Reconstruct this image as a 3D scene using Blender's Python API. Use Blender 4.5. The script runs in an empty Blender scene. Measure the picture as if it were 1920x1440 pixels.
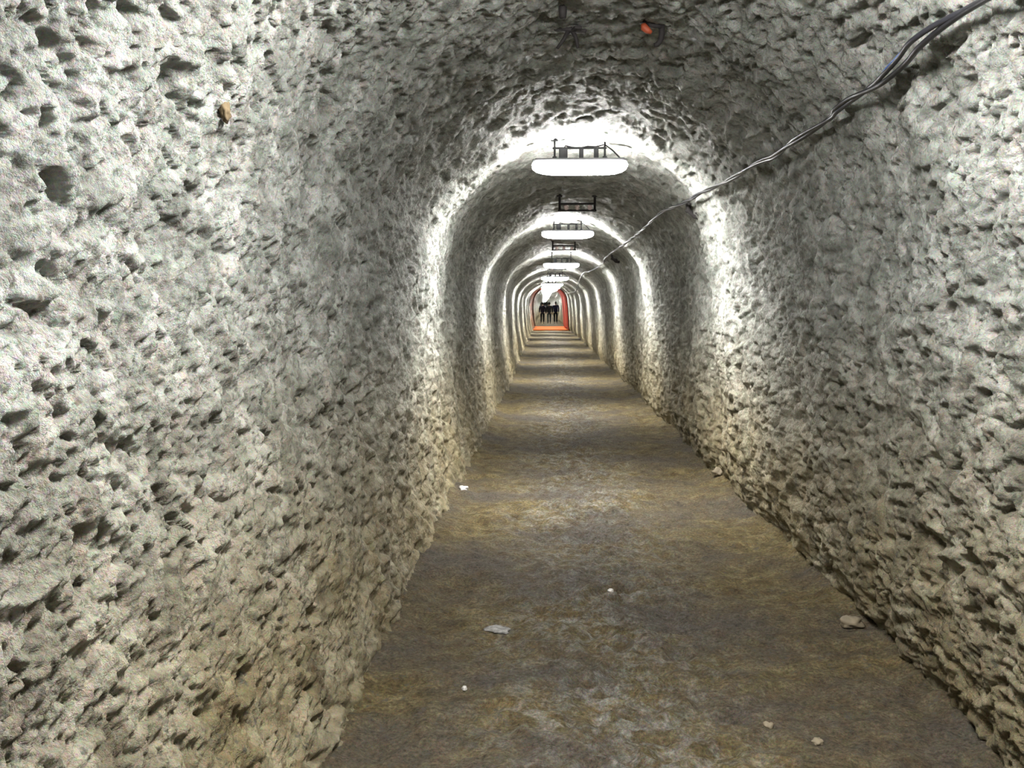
import bpy, bmesh, math, random
import numpy as np
from mathutils import Vector, Matrix
PI = math.pi
C = bpy.context.scene.collection
SC = bpy.context.scene

# ------------------------------------------------------------------ camera, world, exposure
CAM_H = 1.30
F_PX = 1867.0
cam_d = bpy.data.cameras.new('camera')
cam_d.sensor_width = 36.0
cam_d.lens = 36.0 * F_PX / 1920.0
cam_d.clip_start = 0.05
cam_d.clip_end = 600
cam = bpy.data.objects.new('camera', cam_d)
C.objects.link(cam)
cam.location = (0, 0, CAM_H)
cam.rotation_euler = (math.radians(90 - 4.5), 0, math.radians(2.147))
SC.camera = cam
SC.view_settings.view_transform = 'Standard'
SC.view_settings.look = 'None'
SC.view_settings.gamma = 1.0
SC.view_settings.use_curve_mapping = False
SC.view_settings.exposure = 0.0
LAMP_POWER = 900.0
w = bpy.data.worlds.new('world')
SC.world = w
w.use_nodes = True
w.node_tree.nodes['Background'].inputs[0].default_value = (0, 0, 0, 1)
w.node_tree.nodes['Background'].inputs[1].default_value = 0.0

SC.cycles.diffuse_bounces = 3

# ------------------------------------------------------------------ tags
def tag(o, label=None, cat=None, group=None, kind=None):
    if label: o['label'] = label
    if cat: o['category'] = cat
    if group: o['group'] = group
    if kind: o['kind'] = kind
    return o

def empty(name, loc):
    o = bpy.data.objects.new(name, None)
    o.empty_display_size = 0.1
    o.location = loc
    C.objects.link(o)
    return o

def link_mesh(name, me, mat, parent=None, smooth=True):
    me.materials.append(mat)
    if smooth:
        me.polygons.foreach_set('use_smooth', [True] * len(me.polygons))
    o = bpy.data.objects.new(name, me)
    C.objects.link(o)
    if parent: o.parent = parent
    return o

def from_bm(name, bm, mat, parent=None, smooth=True):
    me = bpy.data.meshes.new(name)
    bmesh.ops.recalc_face_normals(bm, faces=bm.faces[:])
    bm.to_mesh(me); bm.free()
    return link_mesh(name, me, mat, parent, smooth)

def copy_tree(o, parent=None):
    c = o.copy(); C.objects.link(c); c.parent = parent
    for ch in list(o.children): copy_tree(ch, c)
    return c

# ------------------------------------------------------------------ noise
rs = np.random.RandomState(7)
_perm = rs.permutation(512).astype(np.int32)
_perm = np.concatenate([_perm, _perm, _perm])
_g = rs.normal(size=(512, 3)); _g /= np.linalg.norm(_g, axis=1)[:, None]
_g = _g.astype(np.float32)

def gn(p, seed=0):
    p = p.astype(np.float32) + np.float32(seed * 17.31 + 100.0)
    i = np.floor(p).astype(np.int32); f = p - i
    u = f * f * f * (f * (f * 6 - 15) + 10)
    i &= 511
    out = 0
    for a in (0, 1):
        ha = _perm[(i[:, 0] + a)]
        for b in (0, 1):
            hb = _perm[ha + i[:, 1] + b] if False else _perm[(ha + i[:, 1] + b) & 511]
            for c in (0, 1):
                h = _perm[(hb + i[:, 2] + c) & 511]
                g = _g[h]
                d = (f[:, 0] - a) * g[:, 0] + (f[:, 1] - b) * g[:, 1] + (f[:, 2] - c) * g[:, 2]
                wx = u[:, 0] if a else 1 - u[:, 0]
                wy = u[:, 1] if b else 1 - u[:, 1]
                wz = u[:, 2] if c else 1 - u[:, 2]
                out = out + d * wx * wy * wz
    return out * 1.6

# ------------------------------------------------------------------ tunnel shape
def interp(y, tab):
    return np.interp(y, [t[0] for t in tab], [t[1] for t in tab])
CEIL = [(-20, 1.09), (2, 1.09), (6.5, 1.07), (11.8, .98), (17.1, .90), (22.4, .82), (30, .79), (40, .84), (50, 1.0), (58, 1.12), (80, 1.1), (260, 1.1)]
FLOOR = [(-20, 1.3), (22, 1.29), (28, 1.24), (34, 1.21), (45, 1.24), (58, 1.32), (80, 1.43), (260, 1.43)]
SHIFT = [(-20, 0), (17, 0), (22.4, -.05), (27.7, -.08), (38, -.14), (49, -.20), (60, -.27), (80, -.34), (120, -.60), (260, -1.6)]
PROFILE = [(-.57, -1.42), (-.635, -1.28), (-.70, -1.0), (-.75, -.65), (-.78, -.2), (-.765, .25), (-.66, .58), (-.44, .84), (-.12, 1.01), (.22, 1.05),
           (.55, 1.0), (.84, .83), (1.05, .56), (1.13, .2), (1.165, -.25), (1.19, -.65), (1.205, -1.0), (1.25, -1.2), (1.34, -1.42)]

def catmull(pts, n=24):
    P = np.array(pts, float)
    P = np.vstack([2 * P[0] - P[1], P, 2 * P[-1] - P[-2]])
    out = []
    for k in range(1, len(P) - 2):
        t = np.linspace(0, 1, n, endpoint=False)[:, None]
        a, b, c, d = P[k - 1], P[k], P[k + 1], P[k + 2]
        out.append(.5 * ((2 * b) + (c - a) * t + (2 * a - 5 * b + 4 * c - d) * t**2 + (3 * b - a - 3 * c + d) * t**3))
    out.append(P[-2][None])
    return np.vstack(out)

def resample(P, n):
    s = np.concatenate([[0], np.cumsum(np.linalg.norm(np.diff(P, axis=0), axis=1))])
    t = np.linspace(0, s[-1], n)
    return np.stack([np.interp(t, s, P[:, 0]), np.interp(t, s, P[:, 1])], 1)

def stations():
    ys = list(np.linspace(-9, .9, 60))
    y = .9
    while y < 235:
        y += max(.0055, y * .0043)
        ys.append(y)
    return np.array(ys)
YS = stations()
NA = 1180
ARC = resample(catmull(PROFILE), NA)
_t = np.gradient(ARC, axis=0); _t /= np.linalg.norm(_t, axis=1)[:, None]
NRM = np.stack([_t[:, 1], -_t[:, 0]], 1)      # pointing inwards for a clockwise arch

def place(x, z, y):
    """profile coordinates (camera height = 0) to world, following the tunnel's drift"""
    cz = np.where(z > 0, z * interp(y, CEIL) / 1.05, z * interp(y, FLOOR) / 1.3)
    return x + interp(y, SHIFT), cz + CAM_H

STEP = np.gradient(YS)
def fade(freq, step):            # leave out detail finer than the grid
    return np.clip((1 / freq) / (2.2 * step), 0, 1)

def rock_disp(P, step):
    A = np.array([[.8, .35, .5], [-.25, .9, -.3], [-.5, .2, .82]])
    Q = P @ A.T
    d = .045 * gn(P * 1.3, 1) + .020 * gn(P * 3.1, 2)
    Q2 = Q * np.array([1, .55, 1.3])
    w = .35 * gn(P * 6, 9)[:, None]
    r = 1 - np.abs(gn(Q2 * 7 + w, 3)) * 2.2
    d += .012 * r * fade(7, step)
    d += .014 * gn(Q2 * 14 + w, 4) * fade(14, step)
    mask = .35 + .9 * np.clip(gn(P * 2.2, 8) + .45, 0, 1)
    n2 = gn(Q2 * 26 + w, 5)
    d -= .040 * np.clip(n2 - .10, 0, 1) * mask * fade(26, step)
    n3 = gn(Q * 46 + w, 12)
    d -= .026 * np.clip(n3 - .05, 0, 1) * fade(46, step)
    d += .0085 * gn(Q * 68, 6) * fade(68, step)
    d += .005 * gn(Q * 105, 13) * fade(105, step)
    hole = np.clip(gn(P * 11, 11) - .50, 0, 1)
    d -= .14 * hole * fade(16, step)
    return d

def grid_mesh(name, V, nu, nv, mat):
    idx = np.arange(nu * nv, dtype=np.int32).reshape(nu, nv)
    q = np.stack([idx[:-1, :-1], idx[1:, :-1], idx[1:, 1:], idx[:-1, 1:]], -1).reshape(-1, 4)
    me = bpy.data.meshes.new(name)
    me.vertices.add(len(V)); me.vertices.foreach_set('co', V.astype(np.float32).ravel())
    me.loops.add(q.size); me.loops.foreach_set('vertex_index', q.ravel())
    me.polygons.add(len(q))
    me.polygons.foreach_set('loop_start', np.arange(0, q.size, 4, dtype=np.int32))
    me.polygons.foreach_set('loop_total', np.full(len(q), 4, dtype=np.int32))
    me.update(calc_edges=True)
    return link_mesh(name, me, mat)

# ------------------------------------------------------------------ materials
def mat_new(name):
    m = bpy.data.materials.new(name); m.use_nodes = True
    nt = m.node_tree
    return m, nt, nt.nodes['Principled BSDF']

def simple(name, col, rough=.5, metal=0., noise=.15, scale=40):
    m, nt, b = mat_new(name)
    tc = nt.nodes.new('ShaderNodeTexCoord'); n = nt.nodes.new('ShaderNodeTexNoise')
    n.inputs['Scale'].default_value = scale; n.inputs['Detail'].default_value = 4
    nt.links.new(tc.outputs['Object'], n.inputs['Vector'])
    r = nt.nodes.new('ShaderNodeValToRGB')
    r.color_ramp.elements[0].position = .3; r.color_ramp.elements[1].position = .7
    r.color_ramp.elements[0].color = tuple(c * (1 - noise) for c in col) + (1,)
    r.color_ramp.elements[1].color = tuple(min(1, c * (1 + noise)) for c in col) + (1,)
    nt.links.new(n.outputs['Fac'], r.inputs['Fac']); nt.links.new(r.outputs['Color'], b.inputs['Base Color'])
    b.inputs['Roughness'].default_value = rough; b.inputs['Metallic'].default_value = metal
    return m

class NB:
    def __init__(s, nt): s.nt = nt
    def n(s, t, **k):
        x = s.nt.nodes.new(t)
        for a, v in k.items(): setattr(x, a, v)
        return x
    def l(s, a, b): s.nt.links.new(a, b)
    def noise(s, vec, scale, detail=4, rough=.6, dist=0.):
        x = s.n('ShaderNodeTexNoise'); x.inputs['Scale'].default_value = scale
        x.inputs['Detail'].default_value = detail; x.inputs['Roughness'].default_value = rough
        x.inputs['Distortion'].default_value = dist
        s.l(vec, x.inputs['Vector']); return x
    def ramp(s, fac, stops):
        r = s.n('ShaderNodeValToRGB'); e = r.color_ramp.elements
        e[0].position, e[0].color = stops[0][0], stops[0][1]
        e[1].position, e[1].color = stops[-1][0], stops[-1][1]
        for p, c in stops[1:-1]:
            k = e.new(p); k.color = c
        s.l(fac, r.inputs['Fac']); return r.outputs['Color']
    def mix(s, fac, a, b, mode='MIX'):
        x = s.n('ShaderNodeMix', data_type='RGBA', blend_type=mode)
        if isinstance(fac, float): x.inputs[0].default_value = fac
        else: s.l(fac, x.inputs[0])
        for v, i in ((a, 6), (b, 7)):
            if isinstance(v, tuple): x.inputs[i].default_value = v
            else: s.l(v, x.inputs[i])
        return x.outputs[2]

def g(v): return (v, v, v, 1)

def rock_material(name, floor=False):
    m, nt, b = mat_new(name); N = NB(nt)
    geo = N.n('ShaderNodeNewGeometry'); P = geo.outputs['Position']
    if floor:
        n1 = N.noise(P, 9, 7, .75)
        base = N.ramp(n1.outputs['Fac'], [(.32, (.066, .048, .022, 1)), (.5, (.145, .113, .053, 1)), (.68, (.240, .195, .105, 1))])
        # trodden salt shows paler along the middle of the path
        sx = N.n('ShaderNodeSeparateXYZ'); N.l(P, sx.inputs[0])
        mp = N.n('ShaderNodeMath', operation='SUBTRACT'); N.l(sx.outputs['X'], mp.inputs[0]); mp.inputs[1].default_value = .2
        ab = N.n('ShaderNodeMath', operation='ABSOLUTE'); N.l(mp.outputs[0], ab.inputs[0])
        mr = N.n('ShaderNodeMapRange'); N.l(ab.outputs[0], mr.inputs[0])
        mr.inputs[1].default_value = .62; mr.inputs[2].default_value = .1; mr.inputs[3].default_value = 0; mr.inputs[4].default_value = 1
        n2 = N.noise(P, 14, 8, .75, .1)
        pat = N.ramp(n2.outputs['Fac'], [(.46, g(0)), (.64, g(1))])
        mul = N.n('ShaderNodeMath', operation='MULTIPLY'); N.l(mr.outputs[0], mul.inputs[0]); N.l(pat, mul.inputs[1])
        col = N.mix(mul.outputs[0], base, (.31, .30, .28, 1))
        pt = N.noise(P, 1.4, 4, .6)
        col = N.mix(N.ramp(pt.outputs['Fac'], [(.38, g(0)), (.62, g(.75))]), col, (.085, .076, .072, 1))
    else:
        n1 = N.noise(P, 7, 6, .7)
        base = N.ramp(n1.outputs['Fac'], [(.30, (.125, .13, .115, 1)), (.48, (.31, .32, .295, 1)), (.68, (.60, .61, .585, 1))])
        # dust and clay on the lower wall
        sx = N.n('ShaderNodeSeparateXYZ'); N.l(P, sx.inputs[0])
        mr = N.n('ShaderNodeMapRange', interpolation_type='SMOOTHSTEP'); N.l(sx.outputs['Z'], mr.inputs[0])
        mr.inputs[1].default_value = 1.5; mr.inputs[2].default_value = .2; mr.inputs[3].default_value = 0.0; mr.inputs[4].default_value = 1.0
        n2 = N.noise(P, 2.6, 5, .65)
        ad = N.n('ShaderNodeMath', operation='MULTIPLY_ADD'); N.l(n2.outputs['Fac'], ad.inputs[0]); ad.inputs[1].default_value = .9; ad.inputs[2].default_value = .45
        mu = N.n('ShaderNodeMath', operation='MULTIPLY', use_clamp=True); N.l(mr.outputs[0], mu.inputs[0]); N.l(ad.outputs[0], mu.inputs[1])
        low = N.ramp(n1.outputs['Fac'], [(.30, (.10, .077, .036, 1)), (.48, (.25, .203, .108, 1)), (.68, (.46, .395, .25, 1))])
        col = N.mix(mu.outputs[0], base, low)
    if floor:
        fg = N.noise(P, 75, 5, .75)
        col = N.mix(1.0, col, N.ramp(fg.outputs['Fac'], [(.34, (.50, .48, .46, 1)), (.5, (.95, .95, .95, 1)), (.66, (1.5, 1.5, 1.45, 1))]), 'MULTIPLY')
    # dark specks painted in for shaded pits; faint red and green tints, colour grain
    sp = N.noise(P, 34, 3, .6)
    col = N.mix(N.ramp(sp.outputs['Fac'], [(.32, g(.75)), (.43, g(0))]), col, (.10, .095, .08, 1))
    t1 = N.noise(P, 19, 3, .7)
    tint = N.ramp(t1.outputs['Fac'], [(.3, (1.0, .90, .86, 1)), (.5, (1, 1, 1, 1)), (.7, (.93, 1.0, .93, 1))])
    col = N.mix(1.0, col, tint, 'MULTIPLY')
    gr = N.noise(P, 210, 2, .6)
    hs = N.n('ShaderNodeHueSaturation'); hs.inputs['Saturation'].default_value = 1.6; N.l(gr.outputs['Color'], hs.inputs['Color'])
    col = N.mix(.30, col, hs.outputs['Color'], 'OVERLAY')
    N.l(col, b.inputs['Base Color'])
    b.inputs['Roughness'].default_value = .85 if floor else .62
    b.inputs['Specular IOR Level'].default_value = .12 if floor else .3
    f1 = N.noise(P, 55, 6, .72, .3); f2 = N.noise(P, 150, 4, .7)
    add = N.n('ShaderNodeMath', operation='MULTIPLY_ADD'); N.l(f2.outputs['Fac'], add.inputs[0]); add.inputs[1].default_value = .35; N.l(f1.outputs['Fac'], add.inputs[2])
    bp = N.n('ShaderNodeBump'); bp.inputs['Strength'].default_value = 1.0
    bp.inputs['Distance'].default_value = .02
    N.l(add.outputs[0], bp.inputs['Height']); N.l(bp.outputs[0], b.inputs['Normal'])
    return m

M_ROCK = rock_material('rock_salt')
M_FLOOR = rock_material('trodden_floor', True)
M_STEEL = simple('dull_steel', (.030, .030, .034), .7, .1)
M_RUST = simple('rusty_iron', (.016, .013, .013), .8, .0)
M_HOUSING = simple('grey_housing', (.07, .07, .075), .5)
M_BLACK = simple('black_rubber', (.010, .010, .012), .42, 0, .2)
M_GREYC = simple('grey_cable_sheath', (.02, .02, .026), .36, 0, .2)
M_BLUE = simple('blue_insulation', (.02, .07, .26), .35)
M_ORANGE_CAP = simple('orange_plastic', (.34, .065, .025), .6)
M_PINKISH = simple('pinkish_white', (.85, .68, .66), .3)
M_REDLINE = simple('red_panel', (.25, .020, .006), .6, 0, .1, 3)
M_ORMAT = simple('orange_panel', (.66, .135, .003), .8, 0, .1, 3)
M_DARKRED = simple('dark_red_panel', (.050, .020, .012), .8, 0, .2, 3)  # darker red for the left strip
def emit_mat(name, strength):
    m = bpy.data.materials.new(name); m.use_nodes = True; nt = m.node_tree
    b = nt.nodes['Principled BSDF']
    b.inputs['Base Color'].default_value = (.8, .8, .8, 1)
    b.inputs['Emission Color'].default_value = (1.0, .985, .95, 1)
    b.inputs['Emission Strength'].default_value = strength
    return m
M_LIT = emit_mat('lit_diffuser', LAMP_POWER)
M_SKIRT = emit_mat('lit_added_side', LAMP_POWER * .042)
M_LITBARE = emit_mat('lit_bare_trough', LAMP_POWER * .68)

# ------------------------------------------------------------------ tunnel shell
nY = len(YS)
def build_arch():
    yy = np.repeat(YS, NA); xx = np.tile(ARC[:, 0], nY); zz = np.tile(ARC[:, 1], nY)
    X, Z = place(xx, zz, yy)
    P = np.stack([X, yy, Z], 1)
    st = np.repeat(STEP, NA)
    d = rock_disp(P, st)
    P[:, 0] += d * np.tile(NRM[:, 0], nY)
    P[:, 2] += d * np.tile(NRM[:, 1], nY)
    P[:, 1] += .4 * d * gn(P * 3, 14)
    return P.reshape(nY, NA, 3)
ARCHP = build_arch()
ci = [int(np.argmin(np.abs(ARC[:, 0] + 99)))]
iL = int(np.argmin(np.linalg.norm(ARC - np.array([-.62, .64]), axis=1)))
iR = int(np.argmin(np.linalg.norm(ARC - np.array([1.0, .64]), axis=1)))
def arch_slice(name, a, b):
    V = ARCHP[:, a:b + 1].reshape(-1, 3)
    o = grid_mesh(name, V, nY, b - a + 1, M_ROCK)
    tag(o, kind='structure'); return o
WL = arch_slice('wall_left', 0, iL)
CE = arch_slice('ceiling', iL, iR)
WR = arch_slice('wall_right', iR, NA - 1)
tag(WL, 'rough pale rock salt wall on the left, browner near the floor')
tag(CE, 'rough arched rock salt ceiling of the tunnel')
tag(WR, 'rough grey rock salt wall on the right under the cable')

NF = 330
FX = np.linspace(-.80, 1.56, NF)
def floor_height(P, step):
    x = P[:, 0] - .3
    d = .035 * gn(P * 1.7, 21) + .016 * gn(P * 4.3, 22) * fade(4.3, step)
    mid = np.exp(-(x / .38) ** 2)
    r = 1 - np.abs(gn(P * np.array([7, 8, 7]), 23)) * 2.2
    d += (.010 + .016 * mid) * r * fade(8, step)
    d += (.007 + .009 * mid) * gn(P * 17, 24) * fade(17, step)
    d += .003 * gn(P * 34, 25) * fade(34, step)
    d += .07 * np.clip((P[:, 0] - 1.05) / .35, 0, 1.3) ** 2 + .05 * np.clip((-.45 - P[:, 0]) / .25, 0, 1.3) ** 2
    humps = np.exp(-((P[:, 1] - 8.4) / .55) ** 2) + .8 * np.exp(-((P[:, 1] - 4.1) / .9) ** 2) + .8 * np.exp(-((P[:, 1] - 13.6) / .8) ** 2)
    d += .022 * humps * gn(P * np.array([2.6, 6.5, 5]), 27) * fade(6, step)
    d += (.003 + .006 * mid) * gn(P * 50, 28) * fade(50, step)
    edge = np.clip(np.abs(x) - .7, 0, .3) / .3
    d += edge * .03 * np.clip(gn(P * 12, 26) + .1, 0, 1) * fade(12, step)
    return d
def build_floor():
    yy = np.repeat(YS, NF); xx = np.tile(FX, nY)
    P0 = np.stack([xx, yy, np.zeros_like(xx)], 1)
    d = floor_height(P0, np.repeat(STEP, NF))
    X, Z = place(xx, np.full_like(xx, -1.3), yy)
    V = np.stack([X, yy, Z + d], 1).reshape(nY, NF, 3)[:, ::-1]
    return grid_mesh('floor', V.reshape(-1, 3), nY, NF, M_FLOOR)
FL = build_floor()
tag(FL, 'trodden beige and grey salt floor of the tunnel', kind='structure')

def end_cap(name, y, label):
    bm = bmesh.new()
    k = int(np.argmin(np.abs(YS - y)))
    ring = ARCHP[k, ::10]
    vs = [bm.verts.new(p) for p in ring]
    vs2 = [bm.verts.new((p[0], p[1] + (.4 if y > 0 else -.4), p[2])) for p in ring]
    bm.faces.new(vs); bm.faces.new(vs2[::-1])
    for i in range(len(vs)):
        j = (i + 1) % len(vs)
        bm.faces.new((vs[i], vs2[i], vs2[j], vs[j]))
    o = from_bm(name, bm, M_ROCK, smooth=False)
    tag(o, label, kind='structure')
end_cap('wall_back', 234, 'rock face closing the far end of the tunnel')
end_cap('wall_front', -9, 'rock face closing the tunnel behind the viewer')

bpy.context.view_layer.update()
def hit(obs, o, d):
    best = None
    for ob in obs:
        ok, loc, nrm, _ = ob.ray_cast(Vector(o), Vector(d).normalized())
        if ok and (best is None or (loc - Vector(o)).length < (best[0] - Vector(o)).length):
            if nrm.dot(Vector(d)) > 0: nrm = -nrm
            best = (loc, nrm)
    return best
def axis_x(y): return .2 + float(interp(y, SHIFT))
def ceil_z(x, y): return hit([CE, WL, WR], (x, y, 1.5), (0, 0, 1))[0].z
def floor_z(x, y): return hit([FL], (x, y, 1.0), (0, 0, -1))[0].z

# ------------------------------------------------------------------ mesh helpers
def add_box(bm, c, s, bev=0.0, rot=None):
    r = bmesh.ops.create_cube(bm, size=1.0)
    vs = r['verts']
    for v in vs:
        v.co = Vector((v.co.x * s[0], v.co.y * s[1], v.co.z * s[2]))
        if rot: v.co = rot @ v.co
        v.co += Vector(c)
    if bev:
        es = {e for v in vs for e in v.link_edges}
        bmesh.ops.bevel(bm, geom=list(es), offset=bev, segments=2, profile=.5, affect='EDGES')

def add_tube(bm, pts, rad, seg=10, cap=True):
    pts = [Vector(p) for p in pts]
    rads = rad if isinstance(rad, (list, tuple)) else [rad] * len(pts)
    rings = []; up = None
    for i, p in enumerate(pts):
        t = (pts[min(i + 1, len(pts) - 1)] - pts[max(i - 1, 0)]).normalized()
        if up is None:
            up = Vector((0, 0, 1)) if abs(t.z) < .9 else Vector((1, 0, 0))
        a = (up - t * up.dot(t)).normalized(); up = a
        b = t.cross(a)
        rings.append([bm.verts.new(p + (a * math.cos(2 * PI * k / seg) + b * math.sin(2 * PI * k / seg)) * rads[i]) for k in range(seg)])
    for r0, r1 in zip(rings, rings[1:]):
        for k in range(seg):
            bm.faces.new((r0[k], r0[(k + 1) % seg], r1[(k + 1) % seg], r1[k]))
    if cap:
        bm.faces.new(rings[0][::-1]); bm.faces.new(rings[-1])

def tube_obj(name, pts, rad, mat, parent=None, seg=10):
    bm = bmesh.new(); add_tube(bm, pts, rad, seg); return from_bm(name, bm, mat, parent)

# ------------------------------------------------------------------ ceiling lamps
def make_lamp(rod_h, shades=True):
    """origin at the middle of the glowing diffuser; the lamp lies across the tunnel"""
    root = empty('ceiling_lamp', (0, 0, 0))
    L = .60
    # diffuser: a long rounded trough
    bm = bmesh.new(); rings = []
    prof = [(-.044, .022), (-.046, .008), (-.044, -.004), (-.034, -.012), (-.016, -.015), (.016, -.015), (.034, -.012), (.044, -.004), (.046, .008), (.044, .022)]
    xs = [(-.5, .10), (-.494, .62), (-.475, .88), (-.44, 1.), (-.2, 1.), (0, 1.), (.2, 1.), (.44, 1.), (.475, .88), (.494, .62), (.5, .10)]
    for x, s in xs:
        rings.append([bm.verts.new((x * L, py * (.5 + .5 * s), .022 + (pz - .022) * s)) for py, pz in prof])
    for a, b in zip(rings, rings[1:]):
        for k in range(len(prof)):
            j = (k + 1) % len(prof)
            bm.faces.new((a[k], a[j], b[j], b[k]))
    bm.faces.new(rings[0]); bm.faces.new(rings[-1][::-1])
    from_bm('diffuser', bm, M_LIT if shades else M_LITBARE, root)
    # glowing side shades added to narrow the light; deeper than trough, rounded lower corners
    for sy in ((-1, 1) if shades else ()):
        bm = bmesh.new()
        out = [(-.29, .020), (-.305, .006), (-.300, -.010), (-.275, -.027), (-.235, -.039), (-.17, -.046), (.17, -.046), (.235, -.039), (.275, -.027), (.300, -.010), (.305, .006), (.29, .020)]
        a = [bm.verts.new((px, sy * .051, pz)) for px, pz in out]; c = [bm.verts.new((px, sy * .056, pz)) for px, pz in out]
        bm.faces.new(a); bm.faces.new(c[::-1])
        for k in range(len(out)):
            j = (k + 1) % len(out); bm.faces.new((a[k], c[k], c[j], a[j]))
        from_bm('added_side_shade', bm, M_SKIRT, root, smooth=False)
    bm = bmesh.new(); add_box(bm, (0, 0, .038), (.57, .084, .028), .006)
    from_bm('housing', bm, M_HOUSING, root)
    for sx in (-1, 1):
        bm = bmesh.new(); add_box(bm, (sx * .288, 0, .034), (.026, .085, .022), .005)
        from_bm('end_cap', bm, M_HOUSING, root)
    for sx in (-1, 1):
        bm = bmesh.new()
        add_tube(bm, [(sx * .16, 0, .045), (sx * .16, 0, rod_h)], .0065, 8)
        add_tube(bm, [(sx * .16, 0, .05), (sx * .16, 0, .066)], .014, 6)
        add_tube(bm, [(sx * .16, 0, rod_h - .03), (sx * .16, 0, rod_h - .018)], .022, 8)
        from_bm('hanger_rod', bm, M_STEEL, root)
    bm = bmesh.new()
    add_box(bm, (0, 0, .118), (.345, .024, .010), .002)
    from_bm('crossbar', bm, M_STEEL, root)
    for x, wd in ((-.105, .055), (.01, .028), (.105, .030)):
        bm = bmesh.new(); add_box(bm, (x, 0, .083), (wd, .045, .070), .006)
        from_bm('clamp', bm, M_STEEL, root)
    pts = [(-.105, 0, .11), (-.09, .012, .135), (-.05, .015, .125), (.0, .012, .118), (.05, .01, .13), (.10, 0, .125), (.16, 0, .14), (.215, .01, .10), (.262, 0, .048)]
    tube_obj('supply_wire', pts, .005, M_BLACK, root, 6)
    return root

LAMP_Y = [-3.4, 1.8] + [6.47 + 5.3 * k for k in range(0, 42)]
LAMPZ = [(-20, .87), (1.9, .87), (6.2, .885), (6.5, .885), (11.8, .83), (17.1, .68), (22.4, .60), (27.7, .57), (40, .60), (55, .76), (70, .84), (260, .84)]
LAMPX = [(-20, .2), (6.5, .19), (11.8, .21), (17.1, .2), (22.4, .12), (27.7, .07), (33, .04), (38, 0), (49, -.08), (60, -.16), (80, -.22), (120, -.45), (260, -1.4)]
names = {0: 'lit tube lamp hanging from the ceiling, nearest and largest of the row',
         1: 'lit tube lamp on the ceiling, second of the receding row, under the first lamp',
         2: 'lit tube lamp on the ceiling, third of the receding row',
         3: 'lit tube lamp on the ceiling, fourth of the row, top of the white glow',
         4: 'small lit tube lamp on the ceiling, fifth of the receding row',
         5: 'small lit tube lamp on the ceiling, sixth of the receding row',
         -1: 'lit tube lamp on the ceiling just above the viewer, beside the near left wall',
         -2: 'lit tube lamp on the ceiling behind the viewer'}
lamp_meshes = {}
proto_lamp = None
for y in LAMP_Y:
    k = round((y - 6.47) / 5.3 - (.15 if y < 3 else 0))
    x = float(interp(y, LAMPX)); z = CAM_H + float(interp(y, LAMPZ))
    cz = max(ceil_z(x - .16, y), ceil_z(x + .16, y))
    rod = max(.12, cz - z) + .015
    if k <= 2:
        o = make_lamp(rod, k > -1)
    else:
        if proto_lamp is None: proto_lamp = o = make_lamp(.27)
        else: o = copy_tree(proto_lamp)
    o.location = (x, y, z)
    tag(o, names.get(k, 'one of the tiny far lamps merging into a white glow above the people'), 'ceiling lamp',
        'ceiling lamps in a row along the tunnel')

# ------------------------------------------------------------------ empty lamp brackets between the lamps
def make_bracket(h):
    root = empty('lamp_bracket', (0, 0, 0))
    for sx in (-1, 1):
        bm = bmesh.new()
        add_tube(bm, [(sx * .16, 0, -h), (sx * .16, 0, 0.01)], .011, 8)
        add_tube(bm, [(sx * .16, 0, -.02), (sx * .16, 0, -.005)], .026, 8)
        from_bm('hanger_rod', bm, M_RUST, root)
    bm = bmesh.new(); add_box(bm, (0, 0, -h * .55), (.33, .02, .018), .003); add_box(bm, (0, 0, -h + .008), (.35, .03, .016), .003)
    from_bm('crossbar', bm, M_RUST, root)
    for x in (-.10, .0, .115):  # three pale pinkish knobs between the rods
        bm = bmesh.new()
        add_tube(bm, [(x, -.004, -h * .78 - .022), (x, -.004, -h * .78 - .012), (x, -.004, -h * .78), (x, -.004, -h * .78 + .012), (x, -.004, -h * .78 + .024)], [.014, .023, .018, .025, .012], 12)
        from_bm('pale_knob', bm, M_PINKISH, root)
    return root
for y, lb in ((9.2, 'dark unlit lamp bracket with pale knobs between the first and second lit lamps'),
              (14.5, 'small unlit lamp bracket on the ceiling between the second and third lit lamps'),
              (19.8, 'tiny unlit lamp bracket on the ceiling between the third and fourth lit lamps')):
    x = float(interp(y, LAMPX)) + (.05 if y < 10 else 0)
    o = make_bracket(.15); o.location = (x, y, min(ceil_z(x - .16, y), ceil_z(x + .16, y)) + .012)
    tag(o, lb, 'bracket', 'unlit lamp brackets')

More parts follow.
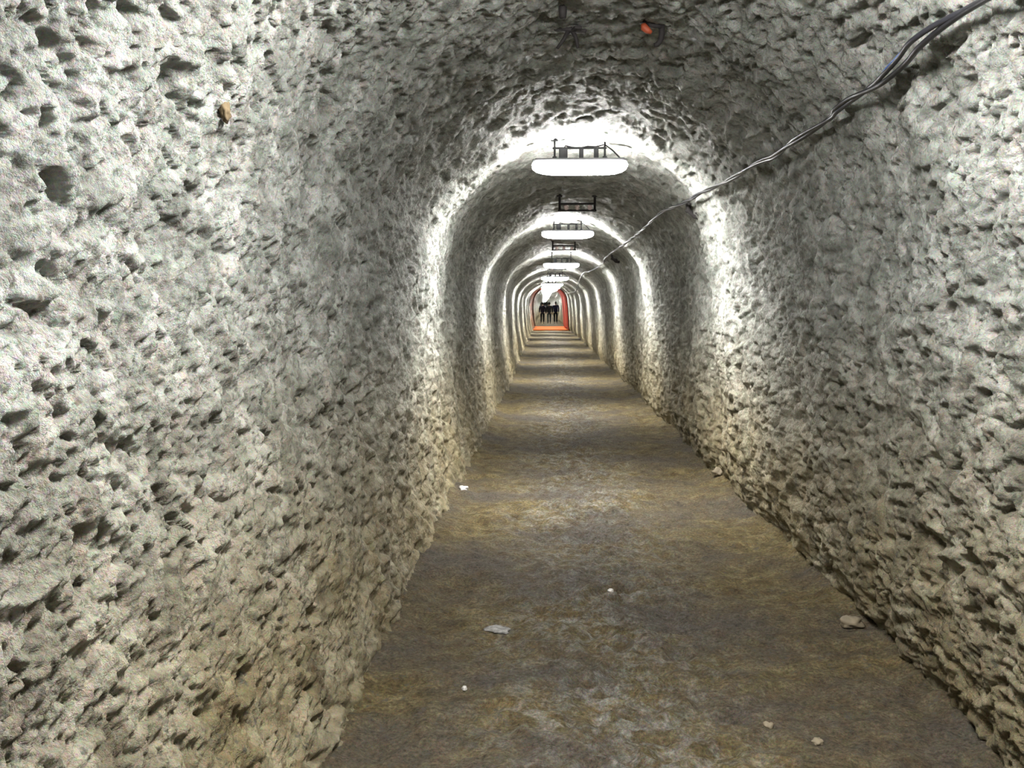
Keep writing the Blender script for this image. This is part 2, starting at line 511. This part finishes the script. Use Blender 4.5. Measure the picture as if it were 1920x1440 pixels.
# two hooks left in the near ceiling
def hook(x, y, label, orange):
    z = ceil_z(x, y)
    z -= .012
    root = empty('ceiling_hook', (x, y, z))
    tag(root, label, 'hook')
    bm = bmesh.new(); add_box(bm, (0, 0, .002), (.13, .03, .014), .004, Matrix.Rotation(.10, 3, 'Y'))
    add_box(bm, (.02, -.01, -.002), (.03, .09, .012), .003, Matrix.Rotation(.3, 3, 'Z'))
    from_bm('base_plate', bm, M_RUST, root)
    bm = bmesh.new()
    if orange:
        add_tube(bm, [(.02, 0, .02), (.024, -.01, -.04), (.018, -.015, -.070), (.006, -.018, -.085), (-.006, -.018, -.088)], [.013, .012, .011, .010, .008], 8)
        add_tube(bm, [(-.03, 0, .0), (-.02, -.02, -.014), (.022, -.02, -.018)], .008, 8)
    else:
        add_tube(bm, [(0, 0, .01), (-.022, -.01, -.035), (-.048, -.012, -.070)], [.009, .008, .006], 8)
        add_tube(bm, [(0, 0, .01), (.024, -.01, -.028), (.032, -.012, -.070)], [.009, .008, .006], 8)
    from_bm('bent_rod', bm, M_RUST, root)
    if orange:
        bm = bmesh.new()
        add_tube(bm, [(-.048, -.012, -.006), (-.044, -.014, -.020), (-.030, -.016, -.032), (-.016, -.016, -.040)], [.010, .015, .013, .006], 10)
        from_bm('plastic_plug', bm, M_ORANGE_CAP, root)['label'] = 'orange plastic plug'
    return root
hook(.405, 3.95, 'dark rusty ceiling hook with an orange plug, upper right of the nearest lamp', True)
hook(.075, 3.95, 'thin forked black ceiling hook above the nearest lamp', False)
def peg(x, y, label):
    z = ceil_z(x, y)
    o = tube_obj('ceiling_peg', [(x, y, z + .02), (x, y, z - .022), (x + .001, y - .003, z - .045)], [.016, .015, .012], M_RUST)
    tag(o, label, 'peg')
peg(.045, 3.72, 'short black peg in the ceiling above the forked hook')

# ------------------------------------------------------------------ cable along the right shoulder
WP = [(1850, 0), (1790, 38), (1735, 83), (1690, 122), (1645, 158), (1600, 190), (1545, 228), (1490, 265), (1455, 290), (1420, 305), (1385, 327), (1350, 345),
      (1320, 357), (1290, 375), (1255, 392), (1225, 412), (1200, 435), (1175, 450), (1155, 468), (1140, 479), (1135, 490), (1122, 499), (1110, 505), (1098, 511)]
def cable_path():
    pts = []
    for y in (-8, -5, -2.5, -.5, .8, 1.5):
        pts.append((y, .96, .67))
    for u, v in WP:
        x = .95
        for _ in range(5):
            y = x * F_PX / (u - 1030); z = (573 - v) * y / F_PX
            r = hit([CE, WR], (.2, y, 1.45), (x - .2, 0, z + CAM_H - 1.45))
            x = r[0].x if r else x
        pts.append((y, x, z))
    for y in (30, 36, 42, 48): pts.append((y, .93 + float(interp(y, SHIFT)), .62 * float(interp(y, CEIL)) / 1.05))
    return pts
raw = cable_path()
dense = []
R = np.array(raw); yq = []
s = np.arange(len(R)); sq = np.linspace(0, len(R) - 1, (len(R) - 1) * 8 + 1)
# smooth interpolation through the way points
def cr(P, n=8):
    P = np.vstack([2 * P[0] - P[1], P, 2 * P[-1] - P[-2]]); out = []
    for k in range(1, len(P) - 2):
        t = np.linspace(0, 1, n, endpoint=False)[:, None]; a, b, c, d = P[k - 1], P[k], P[k + 1], P[k + 2]
        out.append(.5 * ((2 * b) + (c - a) * t + (2 * a - 5 * b + 4 * c - d) * t**2 + (3 * b - a - 3 * c + d) * t**3))
    out.append(P[-2][None]); return np.vstack(out)
D = cr(R)
base = []
for y, x, z in D:
    o = Vector((.2 + float(interp(y, SHIFT)), y, 1.45)); d = Vector((x, y, z + CAM_H)) - o
    r = hit([CE, WR], o, d)
    if r is None: continue
    base.append((o + (r[0] - o) * (1 - (.036 + .0028 * max(0, min(y, 30) - 10)) / max(.1, (r[0] - o).length)), d.normalized()))
# stretch the cable like a taut line: it spans the hollows of the rock
pos = np.array([list(p) for p, _ in base]); dirs = np.array([list(d) for _, d in base])
dist = np.linalg.norm(pos[:, [0, 2]] - np.array([.2, 1.45]), axis=1)
lim = dist.copy()
for _ in range(6):
    sm = dist.copy(); sm[1:-1] = (dist[:-2] + dist[2:] + dist[1:-1]) / 3; dist = np.minimum(sm, lim)
pos = pos + dirs * (dist - lim)[:, None]
lens = np.concatenate([[0], np.cumsum(np.linalg.norm(np.diff(pos, axis=0), axis=1))])
def strand(phase, amp, rad, split=0.0, side=0.0, ymax=99.0):
    tt = np.arange(0, lens[-1], .035)
    out = []
    for s_ in tt:
        p = np.array([np.interp(s_, lens, pos[:, i]) for i in range(3)])
        dd = np.array([np.interp(s_, lens, dirs[:, i]) for i in range(3)])
        ax = np.cross(dd, [0, 1, 0])
        a = phase + s_ * 2 * PI / 1.15 + .9 * math.sin(s_ * 1.7)
        y = p[1]
        if y > ymax: break
        bump = split * math.exp(-((y - 2.62) / .26) ** 2)
        q = p + ax * (math.cos(a) * amp) + dd * (math.sin(a) * amp * .6 - .004) + ax * bump * side
        out.append(q)
    return [tuple(q) for q in out], rad
cab = empty('twisted_cable', (float(pos[0][0]), float(pos[0][1]), float(pos[0][2])))
tag(cab, 'twisted black and blue cables running along the upper right of the tunnel', 'cable')
inv = Matrix.Translation(-Vector(cab.location))
def strand_obj(name, st, mat, label=None):
    pts, rad = st
    o = tube_obj(name, [tuple(inv @ Vector(p)) for p in pts], rad, mat, cab, 8)
    if label: o['label'] = label
strand_obj('black_cable', strand(0, .0062, .0080), M_BLACK, 'thick black cable')
strand_obj('grey_cable', strand(PI, .0062, .0076, .030, 1.0), M_GREYC, 'dark shiny cable')
strand_obj('blue_wire', strand(PI - .3, .0125, .0030, .036, 1.0, 2.95), M_BLUE, 'thin blue wire')

def clip(i_y, label, s=1.0):
    k = int(np.argmin(np.abs(pos[:, 1] - i_y))); p = Vector(pos[k]); d = Vector(dirs[k])
    wl = hit([CE, WR], p - d * .05, d)[0]
    root = empty('cable_clip', wl); tag(root, label, 'clip')
    down = Vector((d.z, 0, -d.x))       # along the wall, downwards
    bm = bmesh.new()
    a = -d * .012
    add_tube(bm, [tuple(d * .01 + down * .03), tuple(a + down * .032), tuple(-d * .03 + down * .04 * s), tuple(-d * .022 + down * .075 * s), tuple(d * .01 + down * .095 * s)], .010 * s, 8)
    from_bm('bracket_arm', bm, M_RUST, root)
    bm = bmesh.new()
    add_tube(bm, [tuple(-d * .045 + down * .03 * s), tuple(-d * .04 + down * .04 * s), tuple(-d * .01 + down * .05 * s + Vector((0, .05, 0)) * s)], .007 * s, 8)
    add_tube(bm, [tuple(down * .06 * s), tuple(-d * .012 + down * .07 * s + Vector((0, -.07, 0)) * s)], .008 * s, 8)
    from_bm('hook_wire', bm, M_RUST, root)
clip(7.0, 'dark bent clip holding the cable, right of the nearest lit lamp', 1.7)
clip(13.9, 'small dark clip under the cable, right of the second lit lamp', 1.8)

# ------------------------------------------------------------------ small stones
def stone(x, y, r, label, mat, seed, squash=.65):
    rnd = random.Random(seed)
    bm = bmesh.new(); bmesh.ops.create_icosphere(bm, subdivisions=3, radius=1)
    co = np.array([list(v.co) for v in bm.verts])
    n = gn(co * 1.3, seed) * .5 + gn(co * 3.1, seed + 3) * .22
    sc = (r * rnd.uniform(.9, 1.3), r * rnd.uniform(.7, 1.0), r * squash)
    for v, k in zip(bm.verts, n):
        c = v.co * (1 + k)
        v.co = Vector((c.x * sc[0], c.y * sc[1], max(c.z, -.6) * sc[2]))
    o = from_bm('stone', bm, mat)
    o.location = (x, y, floor_z(x, y) + .45 * sc[2]); o.rotation_euler = (0, 0, rnd.uniform(0, 6))
    tag(o, label, 'stone', 'loose stones on the floor')
M_STW = simple('white_salt_lump', (.50, .48, .45), .5, 0, .15, 30)
M_STB = simple('brown_stone', (.20, .165, .11), .7, 0, .25, 30)
def fl(u, v): # floor point seen at a given direction
    y = 1.3 * F_PX / (v - 573); return (u - 1030) * y / F_PX, y
for (u, v, r, lb, m_) in [
    (868, 936, .034, 'white salt lump at the foot of the left wall, beside the nearest bright floor band', M_STW),
    (868, 1326, .012, 'small pinkish white pebble on the near floor close to the left wall', M_STW),
    (1452, 1388, .015, 'pale pebble low on the near floor, right of the middle, left one of two', M_STB),
    (1545, 1418, .017, 'pale pebble at the lower edge of the near floor, right one of two', M_STB),
    (1148, 1117, .016, 'small pale lump in the middle of the floor below the bright band', M_STW),
    (1350, 905, .05, 'beige stone at the foot of the right wall beside the bright floor band', M_STB),
    (1605, 1190, .04, 'brownish stone at the foot of the right wall in the dark stretch', M_STB)]:
    x, y = fl(u, v); stone(x, y, r, lb, m_, int(u + v))

for (u, v, r, lb) in [(935, 1192, .045, 'flat whitish salt crust on the near floor, left of the middle')]:
    x, y = fl(u, v); stone(x, y, r, lb, simple('greyish_salt_crust', (.20, .195, .185), .8, 0, .6, 60), int(u), .16)
# yellow brown flake in the left wall
def wall_point(u, v, obs):
    d = Vector(((u - 1030) / F_PX, 1, (573 - v) / F_PX)); return hit(obs, (0, 0, CAM_H), d)
hh = hit([WL, CE], (.1, 2.17, 1.58), Vector((-.75, 2.17, 1.725)) - Vector((.1, 2.17, 1.58)))
bm = bmesh.new(); bmesh.ops.create_icosphere(bm, subdivisions=3, radius=1)
co = np.array([list(v.co) for v in bm.verts]); n = gn(co * 1.6, 5) * .6
for v, k in zip(bm.verts, n): v.co = Vector((v.co.x * .010, v.co.y * .015, v.co.z * .022)) * (1 + k)
o = from_bm('embedded_stone', bm, simple('ochre_stone', (.105, .075, .038), .85))
o.location = hh[0] + Vector((.012, 0, 0))
tag(o, 'small ochre brown stone stuck in the pale upper left wall', 'stone')

# ------------------------------------------------------------------ red and orange panels far down the tunnel
def bands():
    root = empty('tunnel_band', (axis_x(55), 55, CAM_H - 1.32))
    tag(root, 'red and orange band round the tunnel in front of the far people', 'bands')
    inv = -Vector(root.location)
    def band(name, i0, i1, y0, y1, mat, th=.05, label=None):
        bm = bmesh.new(); rows = []
        ys = np.linspace(y0, y1, 14); idx = range(i0, i1, 8)
        for y in ys:
            x = ARC[list(idx), 0]; z = ARC[list(idx), 1]
            X, Z = place(x, z, np.full_like(x, y))
            nx = NRM[list(idx), 0]; nz = NRM[list(idx), 1]
            k = int(np.argmin(np.abs(YS - y)))
            rows.append([[Vector((X[j] + nx[j] * o, y, Z[j] + nz[j] * o)) + inv for j in range(len(x))] for o in (.055 + th, .055)])
        f = [[bm.verts.new(p) for p in r[0]] for r in rows]; bk = [[bm.verts.new(p) for p in r[1]] for r in rows]
        n, mm = len(f), len(f[0])
        for a in range(n - 1):
            for b in range(mm - 1):
                bm.faces.new((f[a][b], f[a][b + 1], f[a + 1][b + 1], f[a + 1][b]))
                bm.faces.new((bk[a][b], bk[a + 1][b], bk[a + 1][b + 1], bk[a][b + 1]))
        for a in range(n - 1):
            for b in (0, mm - 1): bm.faces.new((f[a][b], f[a + 1][b], bk[a + 1][b], bk[a][b]))
        for b in range(mm - 1):
            for a in (0, n - 1): bm.faces.new((f[a][b], f[a][b + 1], bk[a][b + 1], bk[a][b]))
        ob = from_bm(name, bm, mat, root)
        if label: ob['label'] = label
    jL = int(np.argmin(np.linalg.norm(ARC - np.array([-.68, -1.2]), axis=1)))
    jA = int(np.argmin(np.linalg.norm(ARC - np.array([-.3, .93]), axis=1)))
    jR = int(np.argmin(np.linalg.norm(ARC - np.array([1.31, -1.2]), axis=1)))
    band('right_panel', jA, jR, 50, 60, M_REDLINE, label='red panel')
    band('left_panel', jL, jA, 58.2, 60, M_DARKRED, label='dark red strip')
    bm = bmesh.new(); ys = np.linspace(51, 63, 20); xs = np.linspace(-.62, 1.22, 12); T = []; Bm = []
    for y in ys:
        X, Z = place(xs, np.full_like(xs, -1.3), np.full_like(xs, y))
        T.append([bm.verts.new(Vector((X[j], y, Z[j] + .05)) + inv) for j in range(12)])
        Bm.append([bm.verts.new(Vector((X[j], y, Z[j] + .01)) + inv) for j in range(12)])
    for a in range(19):
        for b in range(11):
            bm.faces.new((T[a][b], T[a][b + 1], T[a + 1][b + 1], T[a + 1][b])); bm.faces.new((Bm[a][b], Bm[a + 1][b], Bm[a + 1][b + 1], Bm[a][b + 1]))
        for b in (0, 11): bm.faces.new((T[a][b], T[a + 1][b], Bm[a + 1][b], Bm[a][b]))
    for b in range(11):
        for a in (0, 19): bm.faces.new((T[a][b], T[a][b + 1], Bm[a][b + 1], Bm[a][b]))
    ob = from_bm('floor_panel', bm, M_ORMAT, root); ob['label'] = 'bright orange floor panel'
bands()

# ------------------------------------------------------------------ people walking far down the tunnel
M_SKIN = simple('skin', (.45, .28, .21), .6, 0, .05)
M_HAIRD = simple('dark_hair', (.02, .015, .012), .7)
M_SHOE = simple('black_shoes', (.015, .015, .015), .5)
def skin_obj(name, chains, mat, parent, root_first=True, sub=1):
    verts, edges, rad = [], [], []; index = {}
    def vid(p, r):
        key = tuple(round(c, 4) for c in p)
        if key not in index: index[key] = len(verts); verts.append(p); rad.append(r)
        return index[key]
    for ch in chains:
        prev = None
        for p, r in ch:
            i = vid(p, r)
            if prev is not None and prev != i: edges.append((prev, i))
            prev = i
    me = bpy.data.meshes.new(name); me.from_pydata(verts, edges, []); me.update()
    ob = bpy.data.objects.new(name, me); C.objects.link(ob)
    md = ob.modifiers.new('skin', 'SKIN'); md.use_smooth_shade = True
    sv = me.skin_vertices[0].data
    for i, r in enumerate(rad):
        rr = r if isinstance(r, tuple) else (r, r)
        sv[i].radius = rr; sv[i].use_root = (i == 0)
    sb = ob.modifiers.new('sub', 'SUBSURF'); sb.levels = sub; sb.render_levels = sub
    bpy.context.view_layer.update()
    dg = bpy.context.evaluated_depsgraph_get()
    m2 = bpy.data.meshes.new_from_object(ob.evaluated_get(dg))
    bpy.data.objects.remove(ob)
    return link_mesh(name, m2, mat, parent)

def person(x, y, rz, h, jacket, trousers, label, stride=.16, hair=M_HAIRD, arm=.12, lean=0.0, slim=1.0):
    z = floor_z(x, y); s = h / 1.75
    root = empty('person', (x, y, z)); root.rotation_euler = (0, 0, rz); root.scale = (s, s, s)
    tag(root, label, 'person', 'people walking at the far end of the tunnel')
    pel = (0, 0, .95)
    hips = {1: (.09, 0, .90), -1: (-.09, 0, .90)}
    def leg(sd):
        st = stride * sd
        kn = (.10 * sd, st * .5 + .03, .50); an = (.10 * sd, st - .02, .09 + (.03 if st < 0 else 0))
        return kn, an, st
    body = [[(pel, (.14, .10)), ((0, 0, 1.15), (.13, .09)), ((0, lean, 1.35), (.15, .10)), ((0, lean, 1.47), (.07, .06)), ((0, lean + .01, 1.54), .052),
             ((0, lean + .02, 1.62), (.075, .09)), ((0, lean + .015, 1.70), (.07, .085)), ((0, lean + .01, 1.745), .035)],
            [((0, lean + .02, 1.62), (.075, .09)), ((0, lean + .118, 1.625), .012)]]
    for sd in (1, -1):
        kn, an, st = leg(sd)
        body.append([(pel, (.14, .10)), (hips[sd], .085), ((.10 * sd, st * .25 + .02, .72), .075), (kn, .055), ((.10 * sd, (kn[1] + an[1]) / 2 - .02, .32), .05), (an, .035),
                     ((.105 * sd, an[1] + .07, .045), .033), ((.11 * sd, an[1] + .15, .03), .025)])
        ay = -arm * sd
        sh = (.18 * sd * slim, lean, 1.41); el = (.245 * sd, lean + ay * .5 - .02, 1.13); wr = (.255 * sd, lean + ay + .04, .89)
        body.append([((0, lean, 1.35), (.15, .10)), (sh, .058), ((.225 * sd, lean + ay * .3, 1.28), .046), (el, .038), (wr, .026)])
        pm = (wr[0], wr[1] + .01, wr[2] - .06)
        body[-1].append((pm, (.016, .036)))
        for q, (dy, ln) in enumerate(((-.026, .072), (-.009, .085), (.009, .08), (.026, .064))):
            a = (pm[0], pm[1] + dy, pm[2] - .03); b_ = (pm[0] - .006 * sd, pm[1] + dy * 1.1, pm[2] - .03 - ln * .55); c = (pm[0] - .022 * sd, pm[1] + dy * 1.1, pm[2] - .03 - ln)
            body.append([(pm, (.016, .036)), (a, .009), (b_, .0085), (c, .007)])
        body.append([((wr[0], wr[1], wr[2] - .01), .02), ((wr[0] - .01 * sd, wr[1] + .035, wr[2] - .045), .010), ((wr[0] - .018 * sd, wr[1] + .045, wr[2] - .085), .008)])
        body[-1].insert(0, (wr, .026))
        body.append([((0, lean + .02, 1.62), (.075, .09)), ((.082 * sd, lean + .01, 1.625), .012)])
    skin_obj('body', body, M_SKIN, root)
    jk = [[((0, 0, .88), (.165, .125)), ((0, 0, 1.0), (.165, .125)), ((0, 0, 1.15), (.155, .115)), ((0, lean, 1.35), (.175, .125)), ((0, lean, 1.45), (.085, .08)), ((0, lean, 1.495), (.066, .066))]]
    for sd in (1, -1):
        ay = -arm * sd
        jk.append([((0, lean, 1.35), (.175, .125)), ((.19 * sd * slim, lean, 1.405), .075), ((.228 * sd, lean + ay * .3, 1.28), .064), ((.248 * sd, lean + ay * .5 - .02, 1.13), .054), ((.256 * sd, lean + ay + .035, .915), .042)])
    jk = [[(p, tuple(c * 1.14 for c in r) if isinstance(r, tuple) else r * 1.25) for p, r in ch] for ch in jk]
    skin_obj('jacket', jk, jacket, root)
    tr = [[((0, 0, 1.0), (.155, .115)), ((0, 0, .92), (.16, .118))]]
    for sd in (1, -1):
        kn, an, st = leg(sd)
        tr.append([((0, 0, .92), (.16, .118)), ((.095 * sd, 0, .86), .105), ((.102 * sd, st * .25 + .02, .70), .092), (kn, .074), ((.10 * sd, (kn[1] + an[1]) / 2 - .02, .30), .068), ((an[0], an[1], .11), .058)])
    skin_obj('trousers', tr, trousers, root)
    for sd in (1, -1):
        kn, an, st = leg(sd)
        skin_obj('shoe', [[((an[0], an[1] - .035, an[2] - .045), (.036, .04)), ((an[0], an[1] + .03, an[2] - .045), (.042, .042)), ((.11 * sd, an[1] + .12, an[2] - .052), (.042, .032)), ((.112 * sd, an[1] + .185, an[2] - .058), (.034, .024))]], M_SHOE, root)
    bm = bmesh.new(); bmesh.ops.create_uvsphere(bm, u_segments=20, v_segments=14, radius=1)
    for v in bm.verts:
        c = v.co.copy(); f = 1.0
        if c.y > .35 and c.z < .35: f = .82     # open face
        v.co = Vector((c.x * .092 * f, c.y * .112 * f + lean + .005, c.z * .112 * f + 1.672))
    from_bm('hair', bm, hair, root)
    for sd in (1, -1):
        bm = bmesh.new(); bmesh.ops.create_uvsphere(bm, u_segments=8, v_segments=6, radius=.011)
        for v in bm.verts: v.co += Vector((.03 * sd, lean + .098, 1.645))
        from_bm('eye', bm, M_HAIRD, root)
    bm = bmesh.new(); add_box(bm, (0, lean + .102, 1.585), (.045, .012, .010), .004); from_bm('mouth', bm, simple('lips', (.3, .12, .1), .5), root)
    return root
J1 = simple('dark_purple_cloth', (.020, .014, .028), .9)
J2 = simple('charcoal_cloth', (.03, .03, .038), .9)
J3 = simple('navy_cloth', (.012, .014, .045), .9)
T1 = simple('black_trousers', (.008, .008, .010), .9)
T2 = simple('slate_trousers', (.05, .07, .075), .9)
person(-.56, 80.3, .0, 1.70, J1, T1, 'person in a dark purple jacket and black trousers, left of the three far people', .14)
person(-.02, 79.4, .05, 1.66, J2, T2, 'person in charcoal jacket and slate trousers, middle of the three far people', .10)
person(.50, 80.0, -.04, 1.74, J3, T1, 'person in a navy jacket and dark trousers, right of the three far people', -.12)
